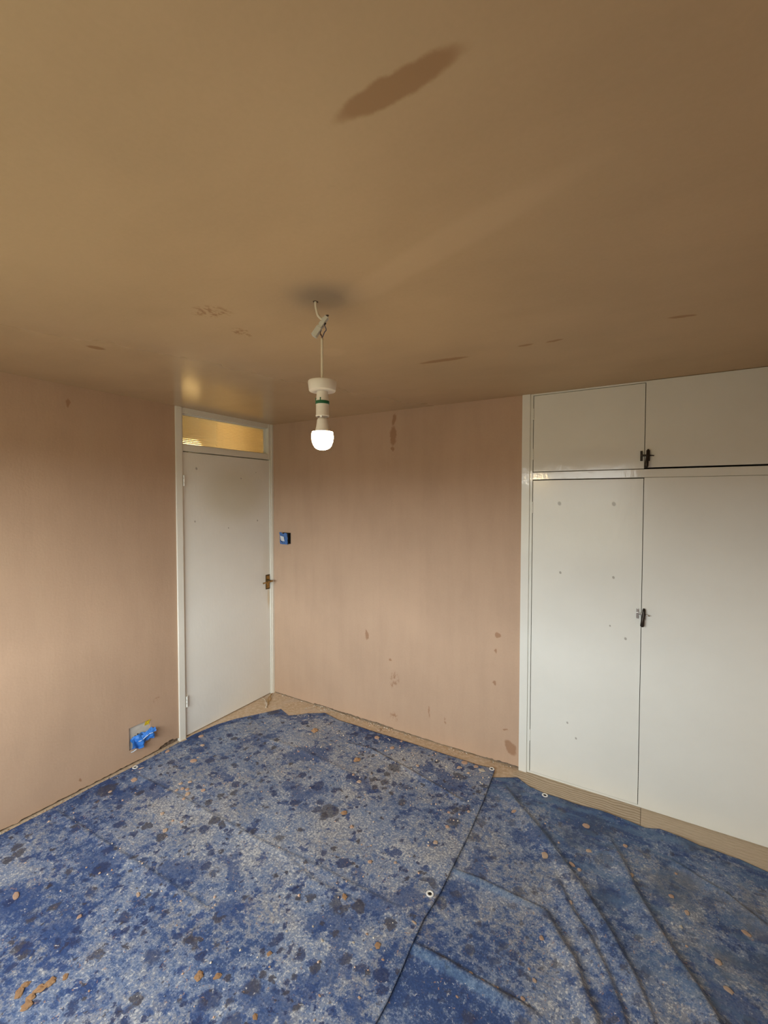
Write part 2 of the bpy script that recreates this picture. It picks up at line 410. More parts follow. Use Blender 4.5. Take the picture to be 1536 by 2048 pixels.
for i in range(nr*sub+1):
    t = i/(nr*sub); z = z0+(z1-z0)*t
    x = -.047+.0022*abs(math.sin(PI*nr*t))
    rows.append([(x, -.842, z), (x, -.058, z)])
fr = [[bm.verts.new(p) for p in r] for r in rows]; bk = [[bm.verts.new((-.0505, p[1], p[2])) for p in r] for r in rows]
for a, b in zip(fr, fr[1:]): bm.faces.new((a[0], a[1], b[1], b[0]))
for a, b in zip(bk, bk[1:]): bm.faces.new((a[1], a[0], b[0], b[1]))
for e_ in (0, 1):
    for i in range(len(fr)-1): bm.faces.new((fr[i][e_], fr[i+1][e_], bk[i+1][e_], bk[i][e_]))
bm.faces.new((fr[0][0], fr[0][1], bk[0][1], bk[0][0])); bm.faces.new((fr[-1][0], fr[-1][1], bk[-1][1], bk[-1][0]))
link('ribbed_pane', bm, gm.m, w1, True)

# hall lamp: a globe on a stem below the hall ceiling
hl = empty('hall_lamp', (-.45, -.46, H-.004))
link('lamp_stem', lathe(bmesh.new(), [(0, 0), (.04, 0), (.04, -.02), (.004, -.025), (.004, -.20), (0, -.20)], 20, (-.45, -.46, H-.004)), m_white, hl, True)
tag(hl, 'lit lamp in the hall glowing through the left end of the ribbed glass', 'lamp')
LO = (-.45, -.46, 2.125)
link('lamp_base', lathe(bmesh.new(), [(0, -.001), (.03, -.001), (.031, -.018), (0, -.020)], 28, LO), m_white, hl, True)
link('glass_globe', lathe(bmesh.new(), [(.03, -.018), (.050, -.035), (.060, -.060), (.062, -.080), (.058, -.10), (.045, -.125), (.025, -.140), (0, -.144)], 28, LO), glow('hall_lamp_glow', (1, .70, .30), HALL), hl, True)

# ------------------------------------------------------------------ built-in wardrobe
wd = empty('built_in_wardrobe', (2.745, 0, 0))
tag(wd, 'cream painted built-in wardrobe with cupboards above, right of the pink wall', 'wardrobe')
bm = boxes((2.1065, 2.154, -.012, .03, .0, H-.0005), (2.154, 2.170, -.003, .03, 0, H-.0005), (2.170, 3.334, -.002, .03, 2.3105, H-.0005),
           (2.170, 3.334, -.004, .03, 1.8055, 1.8495), (3.334, XW-.001, -.004, .03, 0, H-.0005), (2.170, 3.334, -.002, .03, 0, .011), bev=.0015)
link('frame', bm, m_gloss, wd)
m_dark = simple('unlit_cupboard_inside', (.25, .22, .18), .8, .2)
link('carcass', boxes((2.1065, 2.125, .03, .60, 0, H-.001), (XW-.02, XW-.001, .03, .60, 0, H-.001), (2.125, XW-.02, .58, .60, 0, H-.001), (2.125, XW-.02, .03, .58, 1.81, 1.84)), m_dark, wd)
WDOT = [(2.325, 1.663, .009), (2.609, 1.662, .009), (2.335, 1.256, .006), (2.613, 1.253, .006), (2.677, .920, .006), (2.433, .291, .005), (2.385, .371, .005), (2.60, .98, .004)]
m_wleft = white_paint('cream_wardrobe_paint_left', WHITE, (0, 2), WDOT)
def wdoor(x0, x1, z0, z1, y, mat=m_white):
    return link('door', boxes((x0, x1, y, y+.02, z0, z1), bev=.0012), mat, wd)
DUL = wdoor(2.1735, 2.7495, 1.853, 2.3075, -.0035, m_gloss)
DUR = wdoor(2.7525, 3.3315, 1.858, 2.3175, -.008, m_gloss)
DLL = wdoor(2.1735, 2.7485, .0135, 1.8005, -.0035, m_wleft)
DLR = wdoor(2.7515, 3.3315, .0110, 1.8040, -.008)
def whinge(door, z):
    bm = bmesh.new()
    for k in range(5): tube(bm, [(2.1715, -.004, z+.0135*k), (2.1715, -.004, z+.0135*k+.0125)], .0042, 12)
    link('hinge', bm, m_white, door)
for z in (2.165, 1.925): whinge(DUL, z)
for z in (1.605, .205): whinge(DLL, z)
m_blackm = simple('dark_bronze', (.035, .028, .022), .35, .5, .6, .3, 50)
def catch(dl, dr, x, z, shine):
    """Drop-handle cupboard catch: keeper on the left door, body, drop lever and side prong on the right door."""
    yl, yr = -.0035, -.008
    bm = boxes((x-.026, x-.015, yl-.006, yl, z-.026, z+.028), (x-.026, x-.010, yl-.012, yl-.004, z-.002, z+.008), bev=.001)
    link('keeper', bm, shine, dl)
    c = link('catch', boxes((x+.001, x+.019, yr-.005, yr, z-.028, z+.030), (x-.012, x+.006, yr-.013, yr-.004, z-.003, z+.007), bev=.0012), shine, dr)
    bm = bmesh.new()
    tube(bm, [(x+.010, yr-.012, z+.034), (x+.010, yr-.014, z+.020), (x+.009, yr-.018, z), (x+.005, yr-.021, z-.030), (x+.003, yr-.023, z-.058), (x+.0025, yr-.023, z-.064)],
         [.0045, .0075, .0080, .0085, .0098, .0060], 14)
    link('drop_lever', bm, m_blackm, c, True)
    bm = bmesh.new(); tube(bm, [(x+.010, yr-.012, z+.002), (x+.025, yr-.016, z+.0), (x+.037, yr-.020, z-.002)], [.0045, .0032, .0026], 12)
    link('prong', bm, shine, c, True)
catch(DUL, DUR, 2.757, 1.920, m_blackm)
catch(DLL, DLR, 2.752, 1.068, m_chrome)

# ------------------------------------------------------------------ bare pendant light
pn = empty('pendant_light', (1.8526, -1.6399, H))
tag(pn, 'lit bulb in a white lampholder hanging from a bare ceiling flex', 'light')
m_flex = simple('cream_flex', (.72, .66, .53), .45, .4, 0, .05)
m_plast = simple('white_lamp_plastic', (.80, .75, .66), .38, .45, 0, .02)
m_conn = simple('connector_plastic', (.66, .66, .58), .45, .4, 0, .08)
bm = bmesh.new(); tube(bm, catmull([(1.8526, -1.6399, H+.02), (1.8530, -1.6397, 2.310), (1.8559, -1.6391, 2.294), (1.8595, -1.637, 2.278), (1.8670, -1.633, 2.268), (1.8765, -1.628, 2.262)], 6), .0042)
link('ceiling_cable', bm, m_flex, pn, True)
# connector strip, tilted
A, B = Vector((1.8845, -1.6228, 2.2705)), Vector((1.8500, -1.6458, 2.2100))
ax = (B-A).normalized(); side = ax.cross(fw).normalized(); dep = ax.cross(side).normalized()
def slab(bm, c, ha, hs, hd_, bev=.0008):
    R = Matrix((ax, side, dep)).transposed()
    r = bmesh.ops.create_cube(bm, size=2)
    for v in r['verts']: v.co = c+R@Vector((v.co.x*ha, v.co.y*hs, v.co.z*hd_))
    bmesh.ops.bevel(bm, geom=list({e for v in r['verts'] for e in v.link_edges}), offset=bev, segments=2, affect='EDGES')
bm = bmesh.new(); L = (B-A).length
slab(bm, (A+B)/2, L/2, .0058, .009)
slab(bm, A+ax*(L-.016), .015, .0085, .010)
for k in range(4): slab(bm, A+ax*(.012+.015*k)-side*.006, .0045, .003, .006)
cb = link('connector_block', bm, m_conn, pn)
for k, (dd, rr) in enumerate(((.020, .0035), (.033, .003), (.045, .003))):
    bm = bmesh.new(); p = A+ax*dd; sg = 1 if (Vector((1.8739, -1.6316, 2.2042))-(A+B)/2).dot(side) > 0 else -1
    tube(bm, [p+side*sg*.005, p+side*sg*.0095], rr, 10)
    link('terminal_screw', bm, m_blackm if k == 0 else m_chrome, cb, True)
cab = simple('brown_wire', (.12, .055, .04), .5); cab2 = simple('blue_wire', (.10, .10, .16), .5)
J = Vector((1.8728, -1.6325, 2.203))
for dd, mt, off in ((.024, cab2, .012), (.048, cab, .004)):
    p = A+ax*dd+side*sg*.007
    bm = bmesh.new(); tube(bm, catmull([p, p+Vector((0, 0, -.012))+side*sg*off*.6, (p+J)/2+side*sg*off*.4, J], 5), .0016, 8)
    link('wire', bm, mt, pn, True)
bm = bmesh.new(); tube(bm, catmull([(1.8727, -1.6325, 2.203), (1.8742, -1.6337, 2.14), (1.8748, -1.6352, 2.066)], 6), .0042); link('hanging_flex', bm, m_flex, pn, True)
PO = (1.8765, -1.6365, 0)
rose = link('ceiling_cup', lathe(bmesh.new(), [(0, 2.066), (.0435, 2.066), (.0452, 2.064), (.0455, 2.060), (.0425, 2.036), (.0410, 2.0335), (.022, 2.0325), (0, 2.0325)], 48, PO), m_plast, pn, True)
hold = link('lamp_holder', lathe(bmesh.new(), [(.0165, 2.0335), (.0175, 2.030), (.0195, 2.012), (.0208, 2.003), (.0208, 1.991), (.0205, 1.990), (.0205, 1.960), (.0215, 1.957), (.0210, 1.953), (.0165, 1.953), (.0165, 1.975), (0, 1.975)], 40, PO), m_plast, pn, True)
m_green = simple('green_ring', (.015, .13, .055), .45)
link('skirt_ring', lathe(bmesh.new(), [(.0205, 2.0025), (.0222, 2.0020), (.0222, 1.9925), (.0205, 1.992)], 40, PO), m_green, hold, True)
bm = bmesh.new()
for a in (-1.2, -2.2): 
    x, y = PO[0]+.0207*math.cos(a), PO[1]+.0207*math.sin(a); box(bm, x-.0012, x+.0012, y-.0012, y+.0012, 2.001, 2.011)
link('ring_lug', bm, m_green, hold)
bu = empty('bulb', PO[:2]+(1.975,)); bu.parent = pn; bu.matrix_parent_inverse = pn.matrix_basis.inverted()
link('bulb_cap', lathe(bmesh.new(), [(0, 1.972), (.0108, 1.972), (.0108, 1.946), (0, 1.944)], 28, PO), m_chrome, bu, True)
link('bulb_body', lathe(bmesh.new(), [(.008, 1.950), (.0150, 1.947), (.0172, 1.942), (.0185, 1.932), (.0205, 1.918), (.0235, 1.908), (.0256, 1.9052), (.0318, 1.9049), (.0328, 1.9043), (0, 1.9043)], 40, PO), m_plast, bu, True)
pr = [(0, 1.9041), (.0326, 1.9041), (.0338, 1.9020), (.0342, 1.8985), (.0346, 1.8920), (.0347, 1.8850), (.0340, 1.8780), (.0322, 1.8700), (.0292, 1.8620), (.0245, 1.8550), (.0180, 1.8500), (.0095, 1.8475), (0, 1.8468)]
link('diffuser', lathe(bmesh.new(), pr, 40, PO), glow('bulb_glow', (1, .76, .42), BULB), bu, True)

# ------------------------------------------------------------------ taped boxes on the walls
def tape_mat(name, base):
    m = Mat(name, .5, .35); o = m.obj(); n = m.noise(o, 60, 4, .6)
    m.color(m.mix(m.ramp(n, .55, .75), base, (base[0]*1.6+.05, base[1]*1.3+.05, min(1, base[2]*1.1+.03)))); m.bump(m.noise(o, 240, 2), .0006)
    m.t.links.new(m.t.nodes.new('ShaderNodeNewGeometry').outputs['Backfacing'], m.n('ShaderNodeMath').inputs[0])
    return m.m
m_tape = tape_mat('blue_masking_tape', (.035, .19, .62))
m_tape2 = tape_mat('blue_masking_tape_dusty', (.06, .16, .42))
m_edge = simple('tape_torn_edge', (.62, .74, .86), .6)
m_yel = simple('yellow_tape', (.85, .62, .03), .55, .3, 0, .2, 80)
m_grey = simple('grey_plate', (.55, .52, .46), .5, .4, 0, .08)
m_black = simple('black_gap', (.012, .011, .010), .7)
m_lgrey = simple('pale_switch_plate', (.66, .70, .74), .35)
def crumple(outline_fn, nu, nv, seed, mat, name, parent, thick=.0008):
    bm = bmesh.new(); g = [[bm.verts.new(outline_fn(i/nu, j/nv, seed)) for j in range(nv+1)] for i in range(nu+1)]
    for i in range(nu):
        for j in range(nv): bm.faces.new((g[i][j], g[i+1][j], g[i+1][j+1], g[i][j+1]))
    o = link(name, bm, mat, parent)
    md = o.modifiers.new('thickness', 'SOLIDIFY'); md.thickness = thick
    return o
sb = empty('socket_box', (0, -1.18, .17)); tag(sb, 'open socket box near the floor half covered by crumpled blue tape', 'socket')
link('back_box', boxes((-.0148, -.011, SOCK[0]+.001, SOCK[1]-.001, SOCK[2]+.001, SOCK[3]-.001)), m_grey, sb)
bm = bmesh.new()
for y, z in ((-1.205, .172), (-1.188, .178), (-1.178, .171), (-1.22, .168)): lathe(bm, [(0, 0), (.004, 0), (.004, .003), (0, .0035)], 10, (-.011, y, z), (1, 0, 0))
link('screw_hole', bm, m_black, sb)
def tapefn(u, v, s):
    yb = -1.243+.139*u+.014*(1-v)*math.sin(u*9)*.4
    top = .166+.030*u+.010*math.sin(u*5.5)
    bot = .096+.022*u+.016*math.sin(u*7.5+1.3)+(.014 if .55 < u < .7 else 0)
    z = bot+(top-bot)*v
    x = .006+.034*math.sin(PI*min(1, v*.9+.1))**.6*(.45+.55*u)+.010*math.sin(u*15+v*3)+.006*nz(u*9, v*9, s)
    return (max(.001, x), yb+.006*nz(u*6, v*5, s+3), z+.005*nz(u*7, v*6, s+8))
crumple(tapefn, 22, 14, 2.3, m_tape, 'masking_tape', sb)
def tape2(u, v, s):
    y = -1.205+.105*u; z = .150+.032*u+.022*v-.004*math.sin(u*8); x = .030+.022*u-.012*v+.005*nz(u*9, v*7, s)
    return (x, y, z)
crumple(tape2, 16, 4, 5.1, m_tape, 'tape_flap', sb)
bm = bmesh.new(); tube(bm, [tape2(u/10, -.05, 5.1) for u in range(9)], .0022, 6); e1 = link('torn_edge', bm, m_edge, sb)
bm = bmesh.new(); tube(bm, [(.012, -1.243, .092), (.014, -1.23, .092), (.017, -1.212, .099)], .0025, 6); link('torn_edge', bm, m_edge, sb)
crumple(lambda u, v, s: (-.008+.016*v+.004*nz(u*8, v*8), -1.146+.032*u+.004*nz(u*5, v*9, 2), .212+.034*v+.006*nz(u*9, v*4, 5)), 6, 6, 1.0, m_yel, 'yellow_tape', sb)

sw = empty('light_switch', (.158, 0, 1.355)); tag(sw, 'loose light switch wrapped in blue tape on the back wall by the door', 'switch')
link('back_box', boxes((SWIT[0]+.001, SWIT[1]-.001, .0105, .0148, SWIT[2]+.001, SWIT[3]-.001)), m_black, sw)
link('switch_plate', boxes((.118, .192, -.020, -.012, 1.318, 1.396), bev=.002), m_black, sw)
def swfn(u, v, s):
    x = .096+.088*u+.004*nz(u*6, v*6, s)+.012*(1-v); z = 1.306+.098*v-.010*u*v+.004*nz(u*5, v*7, s+4)
    if v > .9: z += .006*math.sin(u*9)
    return (x, -.023-.006*nz(u*7, v*7, s+2)-.006*math.sin(u*PI)-.004*(1-v), z)
crumple(swfn, 14, 14, 3.7, m_tape2, 'masking_tape', sw)
def swp(u, v, s): return (.116+.040*u+.010*(1-v), -.0345+.002*nz(u*5, v*5), 1.336+.040*v-.006*u)
crumple(swp, 5, 5, 1.1, m_lgrey, 'rocker_face', sw)
bm = bmesh.new(); tube(bm, [(.118, -.034, 1.340), (.134, -.034, 1.326), (.146, -.034, 1.318)], .0022, 6); link('rocker_gap', bm, m_black, sw)

# ------------------------------------------------------------------ dust sheets
def seg_field(X, Y, poly):
    """Signed distance to a polyline (left positive) and the 0..1 position along it, on numpy arrays."""
    P = np.array(poly); ln = np.r_[0, np.cumsum(np.hypot(*np.diff(P, axis=0).T))]
    best = np.full(X.shape, 9.0); sd = np.zeros(X.shape); ta = np.zeros(X.shape)
    for i in range(len(P)-1):
        a, b = P[i], P[i+1]; d = b-a; L2 = d@d
        t = np.clip(((X-a[0])*d[0]+(Y-a[1])*d[1])/L2, 0, 1)
        dx, dy = X-a[0]-t*d[0], Y-a[1]-t*d[1]; r = np.hypot(dx, dy)
        s = np.sign(d[0]*dy-d[1]*dx); k = r < best
        best[k] = r[k]; sd[k] = (s*r)[k]; ta[k] = ((ln[i]+t*(ln[i+1]-ln[i]))/ln[-1])[k]
    return sd, ta, best
def ridge(X, Y, poly, h, wl, wr, taper=.15):
    sd, t, r = seg_field(X, Y, poly)
    w = np.where(sd > 0, wl, wr)
    env = np.clip(t/taper, 0, 1)*np.clip((1-t)/taper, 0, 1) if taper > 0 else 1.0
    return h*env*np.exp(-(r/w)**2)
def wave_noise(X, Y, seed, f):
    rng = np.random.RandomState(seed); z = np.zeros(X.shape)
    for k in range(14):
        a = rng.uniform(0, 2*PI); q = f*rng.uniform(.5, 1.6); z += np.sin(q*(X*math.cos(a)+Y*math.sin(a))+rng.uniform(0, 6.3))
    return z/14
PLEATS = [([(2.036,-.167),(2.158,-.318),(2.344,-.490),(2.536,-.701),(2.673,-.879),(2.76,-1.02),(2.85,-1.2)], .020, .060, .012),
 ([(2.63,-.30),(2.645,-.378),(2.707,-.510),(2.755,-.631),(2.823,-.753),(2.886,-.862),(2.940,-.940),(2.986,-1.017),(3.06,-1.2)], .024, .065, .014),
 ([(2.43,-.70),(2.528,-.858),(2.600,-.939),(2.662,-1.034),(2.725,-1.156),(2.77,-1.3)], .016, .040, .014),
 ([(2.42,-.90),(2.516,-1.019),(2.570,-1.069),(2.611,-1.157),(2.647,-1.211),(2.70,-1.4)], .022, .045, .016),
 ([(2.87,-.33),(2.998,-.395),(3.082,-.430),(3.156,-.491),(3.25,-.56)], .009, .03, .008)]
LAPS = [([(1.9,-.915),(2.045,-.914),(2.163,-.903),(2.275,-.905),(2.412,-.908),(2.5,-.93)], .007, .006, .030),
 ([(1.9,-1.306),(2.040,-1.306),(2.187,-1.301),(2.300,-1.304),(2.428,-1.301),(2.52,-1.30)], .010, .006, .040)]
CREASE = [([(.029,-1.282),(.568,-1.258),(1.164,-1.253),(1.533,-1.224),(1.964,-1.212)], .0045, .008, .03), ([(.03,-1.68),(.549,-1.655),(.873,-1.636),(1.3,-1.62)], .005, .008, .03),
 ([(1.0,-.335),(1.197,-.308),(1.515,-.370),(1.790,-.438),(1.96,-.49)], .008, .010, .022), ([(1.30,-1.25),(1.517,-1.292),(1.708,-1.290),(1.8,-1.27)], .004, .01, .03),
 ([(.3,-.60),(.8,-.56),(1.3,-.60)], .004, .02, .02), ([(.50,-.16),(.56,-.20),(.60,-.26)], .006, .02, .02)]
def zR(X, Y):
    z = .004+.004*wave_noise(X, Y, 3, 9)+.0016*wave_noise(X, Y, 5, 30)
    for p, h, a, b in PLEATS: z = z+ridge(X, Y, p, h, b, a)
    for p, h, a, b in LAPS: z = z+ridge(X, Y, p, h, a, b, .10)
    z = z+.012*np.exp(-((Y+.16)/.05)**2)*(.5+.5*np.sin(X*17+1))*np.clip((X-2.2)*3, 0, 1)
    damp = 1-np.clip((2.10-X)/.10, 0, 1)*.85
    return np.maximum(.003, .003+(z-.003)*damp)
def zL(X, Y):
    z = .005+.0025*wave_noise(X, Y, 11, 8)+.0010*wave_noise(X, Y, 12, 34)
    for p, h, a, b in CREASE: z = z+ridge(X, Y, p, h, a, b, .06)
    z = np.maximum(.0045, z)
    return z+.0085*np.clip((X-1.86)/.10, 0, 1)**2*(3-2*np.clip((X-1.86)/.10, 0, 1))
def curve_at(pts, n):
    P = np.array(pts, float); l = np.r_[0, np.cumsum(np.hypot(*np.diff(P, axis=0).T))]; t = np.linspace(0, l[-1], n)
    return np.stack([np.interp(t, l, P[:, 0]), np.interp(t, l, P[:, 1])], 1)
def wobble(c, amp, seed, fq=40):
    t = np.linspace(0, 1, len(c)); rng = np.random.RandomState(seed)
    for k in range(3):
        c = c+amp*(np.sin(t*fq*rng.uniform(.5, 1.5)+rng.uniform(0, 6))[:, None])*np.array([[rng.uniform(-1, 1), rng.uniform(-1, 1)]])*np.sin(PI*t)[:, None]
    return c
def sheet(name, top, right, bottom, left, nu, nv, zf, mat, thick):
    """Coons patch between four boundary curves (top and bottom run left to right, the sides run top to bottom)."""
    T, Bm, Lf, Rg = curve_at(top, nu), curve_at(bottom, nu), curve_at(left, nv), curve_at(right, nv)
    T = wobble(T, .0018, 1, 60); Rg = wobble(Rg, .0012, 2, 50)
    Lf[0] = T[0]; Rg[0] = T[-1]; Lf[-1] = Bm[0]; Rg[-1] = Bm[-1]
    u = np.linspace(0, 1, nu)[:, None, None]; v = np.linspace(0, 1, nv)[None, :, None]
    Q = (1-v)*T[:, None]+v*Bm[:, None]+(1-u)*Lf[None]+u*Rg[None]-((1-u)*(1-v)*T[0]+u*(1-v)*T[-1]+(1-u)*v*Bm[0]+u*v*Bm[-1])
    Z = zf(Q[..., 0], Q[..., 1])
    V = np.concatenate([Q, Z[..., None]], 2).reshape(-1, 3)
    idx = np.arange(nu*nv).reshape(nu, nv)
    F = np.stack([idx[:-1, :-1], idx[:-1, 1:], idx[1:, 1:], idx[1:, :-1]], -1).reshape(-1, 4)
    me = bpy.data.meshes.new(name); me.from_pydata(V.tolist(), [], F.tolist()); me.materials.append(mat)
    me.polygons.foreach_set('use_smooth', [True]*len(F)); me.update()
    o = bpy.data.objects.new(name, me); C.objects.link(o)
    md = o.modifiers.new('thickness', 'SOLIDIFY'); md.thickness = thick; md.offset = 1
    return o

def sheet_mat(name, right=False, clean=0.0):
    """Blue PVC-backed dust sheet with years of plaster dust, splashes and scuffs dried on."""
    m = Mat(name, .60, .3); o = m.obj(); c = m.xyz(o); p = m.comb(c[0], c[1])
    at = lambda x, y: m.mapped(p, (1, 1, 1), (x, y, 0))
    big = m.noise(p, 1.9, 3, .5); med = m.noise(at(3, 1), 7.5, 5, .62)
    fine = m.noise(at(7, 2), 34, 7, .78); grit = m.noise(p, 150, 4, .75); salt = m.noise(at(2, 9), 95, 5, .72)
    wob = m.scale(m.vm('SUBTRACT', m.noise(p, 24, 6, .70, 1), (.5, .5, .5)), .075)
    q = m.vm('ADD', p, wob)
    add = lambda *t: t[0] if len(t) == 1 else m.math('ADD', t[0], add(*t[1:]))
    dev = lambda n, k: m.math('MULTIPLY', m.math('SUBTRACT', n, .5), k)
    if right:
        lft = m.ramp(m.math('ADD', c[0], m.math('MULTIPLY', c[1], .9)), 1.80, 2.02)      # smeared rather than dusty right of the long pleat
        top = m.ramp(c[1], -.45, -.24)
        reg = m.math('SUBTRACT', .52, m.math('ADD', m.math('MULTIPLY', lft, .06), m.math('MULTIPLY', top, .16)))
        reg = m.math('SUBTRACT', reg, m.math('MULTIPLY', m.ramp(c[1], -1.25, -1.42), .16))
    else:
        e1 = m.ramp(c[0], .22, .02); e2 = m.ramp(c[1], -.26, -.09)                        # less worn along the edges
        reg = m.math('SUBTRACT', .52, m.math('MULTIPLY', m.math('MAXIMUM', e1, e2), .26))
        reg = m.math('SUBTRACT', reg, m.math('MULTIPLY', m.ramp(c[1], -1.2, -2.0), .13))
        reg = m.math('ADD', reg, m.math('MULTIPLY', m.spots(p, [(1.15, -.75, .85, .50, 0)], .7), .06))
    wear = add(reg, .07-clean if not right else 0.0, dev(big, 1.25), dev(med, 1.0))                                         # 0 clean .. 1 worn pale
    # blue base
    col = m.mix(m.ramp(add(wear, dev(fine, 1.5)), .15, .70), (.034, .070, .190), (.160, .230, .385))
    # grey dust film in patches, finely broken
    f1 = m.ramp(add(wear, dev(fine, 3.4), dev(grit, 1.6)), .36, .62)
    greyd = m.mix(m.ramp(m.noise(at(5, 5), 3.2, 4, .6), .40, .62), (.188, .235, .340), (.235, .246, .280))
    col = m.mix(m.math('MULTIPLY', f1, .88), col, greyd)
    # pale flecks
    f2 = m.ramp(add(wear, dev(salt, 4.0), dev(fine, 2.2)), .80, 1.04)
    col = m.mix(m.math('MULTIPLY', f2, .88), col, (.50, .515, .53))
    col = m.mix(m.math('MULTIPLY', m.ramp(add(salt, dev(grit, .5)), .40, .33), .7), col, (.030, .050, .125))
    nb = m.noise(m.vm('ADD', at(13, 8), m.scale(wob, .6)), 9.5, 5, .60)
    col = m.mix(m.math('MULTIPLY', m.ramp(add(nb, dev(fine, .35), m.math('MULTIPLY', reg, .10)), .455, .42), .80 if not right else .6), col, (.024, .055, .175))
    nc = add(m.noise(m.vm('ADD', at(21, 4), m.scale(wob, .8)), 3.4, 5, .58), dev(fine, .30))
    if not right: nc = m.math('SUBTRACT', nc, m.math('MULTIPLY', m.ramp(c[1], -1.05, -1.75), .030))
    col = m.mix(m.math('MULTIPLY', m.ramp(nc, .455, .395), .68), col, (.026, .062, .190))
    # dark navy / charcoal drips of several sizes, clustered
    clus = m.noise(at(11, 3), 3.0, 3, .5)
    def blots(scale, lo, hi, keep, loc, ck):
        v = m.voro(m.mapped(q, (1, 1, 1), loc), scale); cc = m.n('ShaderNodeSeparateColor'); m.put(cc.inputs[0], v.outputs['Color'])
        rad = m.ramp(cc.outputs[0], 0, 1, lo, hi, False)
        on = m.math('LESS_THAN', m.math('SUBTRACT', cc.outputs[1], dev(clus, ck)), keep)
        return m.math('MULTIPLY', m.ramp(m.math('SUBTRACT', v.outputs['Distance'], rad), .07, -.05), on), cc.outputs[2]
    k = .62 if right else .90
    brk = m.ramp(add(fine, dev(grit, .5)), .34, .50, .45, 1.0)
    for scale, lo, hi, keep, loc, ck, s_ in ((7.5, .14, .40, .17, (0, 0, 0), 1.6, .82), (15, .16, .46, .38, (4.2, 1.7, 0), 1.8, .92), (31, .14, .44, .26, (1.1, 6.3, 0), 1.2, .95), (70, .10, .42, .12, (8.1, 2.3, 0), .6, .9)):
        b, c3 = blots(scale, lo, hi, keep, loc, ck)
        if scale < 20: b = m.math('MULTIPLY', b, brk)
        dk = m.mix(m.ramp(c3, .62, .85), (.020, .034, .105), (.050, .047, .062))
        col = m.mix(m.math('MULTIPLY', b, k*s_), col, dk)
    # terracotta and white crumbs ground into the sheet
    v = m.voro(q, 95); cc = m.n('ShaderNodeSeparateColor'); m.put(cc.inputs[0], v.outputs['Color'])
    dot = m.ramp(v.outputs['Distance'], .36, .22)
    dens = m.ramp(m.noise(at(1, 12), 4.0, 3, .6), .42, .66, .012, .10)
    if not right: dens = m.math('ADD', dens, m.math('MULTIPLY', m.ramp(c[1], -.55, -.12), .05))
    col = m.mix(m.math('MULTIPLY', dot, m.math('MULTIPLY', m.math('LESS_THAN', cc.outputs[0], dens), .8)), col, (.43, .27, .17))
    col = m.mix(m.math('MULTIPLY', dot, m.math('MULTIPLY', m.math('GREATER_THAN', cc.outputs[0], .968), .85)), col, (.62, .63, .62))
    tn = m.ramp(add(m.noise(at(6, 1), 9, 6, .72), dev(salt, .8)), .60, .74)
    col = m.mix(m.math('MULTIPLY', tn, .36), col, (.33, .27, .20))
    gk = m.ramp(grit, .3, .7, .66, 1.38, False)
    col = m.mix(1.0, col, m.comb(gk, gk, gk), 'MULTIPLY')
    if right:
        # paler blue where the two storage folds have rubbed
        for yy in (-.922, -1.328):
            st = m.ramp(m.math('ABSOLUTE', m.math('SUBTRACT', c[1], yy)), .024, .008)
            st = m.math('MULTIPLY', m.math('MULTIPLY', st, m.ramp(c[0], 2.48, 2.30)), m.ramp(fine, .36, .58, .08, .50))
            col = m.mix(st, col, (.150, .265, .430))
        # wiped green-grey smears and charcoal patches on the wardrobe side
        sm = m.noise(m.mapped(q, (1.2, 6, 1), (0, 0, 0), .5), 4.0, 5, .6)
        f = m.math('MULTIPLY', m.ramp(sm, .44, .62), m.math('MAXIMUM', m.math('MULTIPLY', lft, .50), m.math('MULTIPLY', top, .75)))
        col = m.mix(f, col, (.098, .172, .290))
        sm2 = m.noise(at(9, 4), 3.6, 4, .6)
        col = m.mix(m.math('MULTIPLY', m.ramp(sm2, .50, .62), m.math('MULTIPLY', lft, .50)), col, (.045, .062, .105))
        sm3 = m.noise(at(4, 14), 5.5, 5, .65)
        col = m.mix(m.math('MULTIPLY', m.ramp(sm3, .52, .64), m.math('MULTIPLY', lft, .38)), col, (.20, .20, .21))
    m.color(col)
    m.bump(m.math('ADD', fine, m.math('MULTIPLY', grit, .35)), .0020)
    return m.m
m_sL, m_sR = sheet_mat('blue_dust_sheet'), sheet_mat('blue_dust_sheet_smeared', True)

YB = -3.3
top_R = [(1.93,-.19),(1.992,-.172),(2.057,-.133),(2.122,-.094),(2.207,-.144),(2.295,-.167),(2.374,-.158),(2.529,-.162),(2.673,-.166),(2.786,-.167),(2.852,-.139),(2.936,-.158),(3.015,-.179),(3.093,-.170),(3.169,-.165),(3.264,-.194),(3.35,-.20)]
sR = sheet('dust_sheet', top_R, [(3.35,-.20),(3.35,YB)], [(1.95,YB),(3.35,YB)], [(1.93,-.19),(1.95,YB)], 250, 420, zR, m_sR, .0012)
tag(sR, 'rumpled blue dust sheet with long pleats in front of the wardrobe', 'dust sheet')
top_L = [(.094,-1.924),(.030,-1.778),(.026,-1.639),(.022,-1.452),(.030,-1.276),(.030,-1.131),(.040,-.919),(.067,-.790),(.083,-.628),(.194,-.475),(.304,-.346),(.448,-.213),(.509,-.148),(.618,-.073),(.70,-.088),(.792,-.103),(1.065,-.105),(1.39,-.099),(1.704,-.100),(1.986,-.102)]
right_L = [(1.986,-.102),(2.017,-.431),(2.031,-.668),(2.039,-.917),(2.043,-1.065),(2.034,-1.201),(2.041,-1.308),(2.052,-1.433),(2.057,-1.527),(2.056,-1.590),(2.05,-2.2),(2.05,YB)]
left_L = [(.030,-1.639),(.03,-1.9),(.03,YB)]
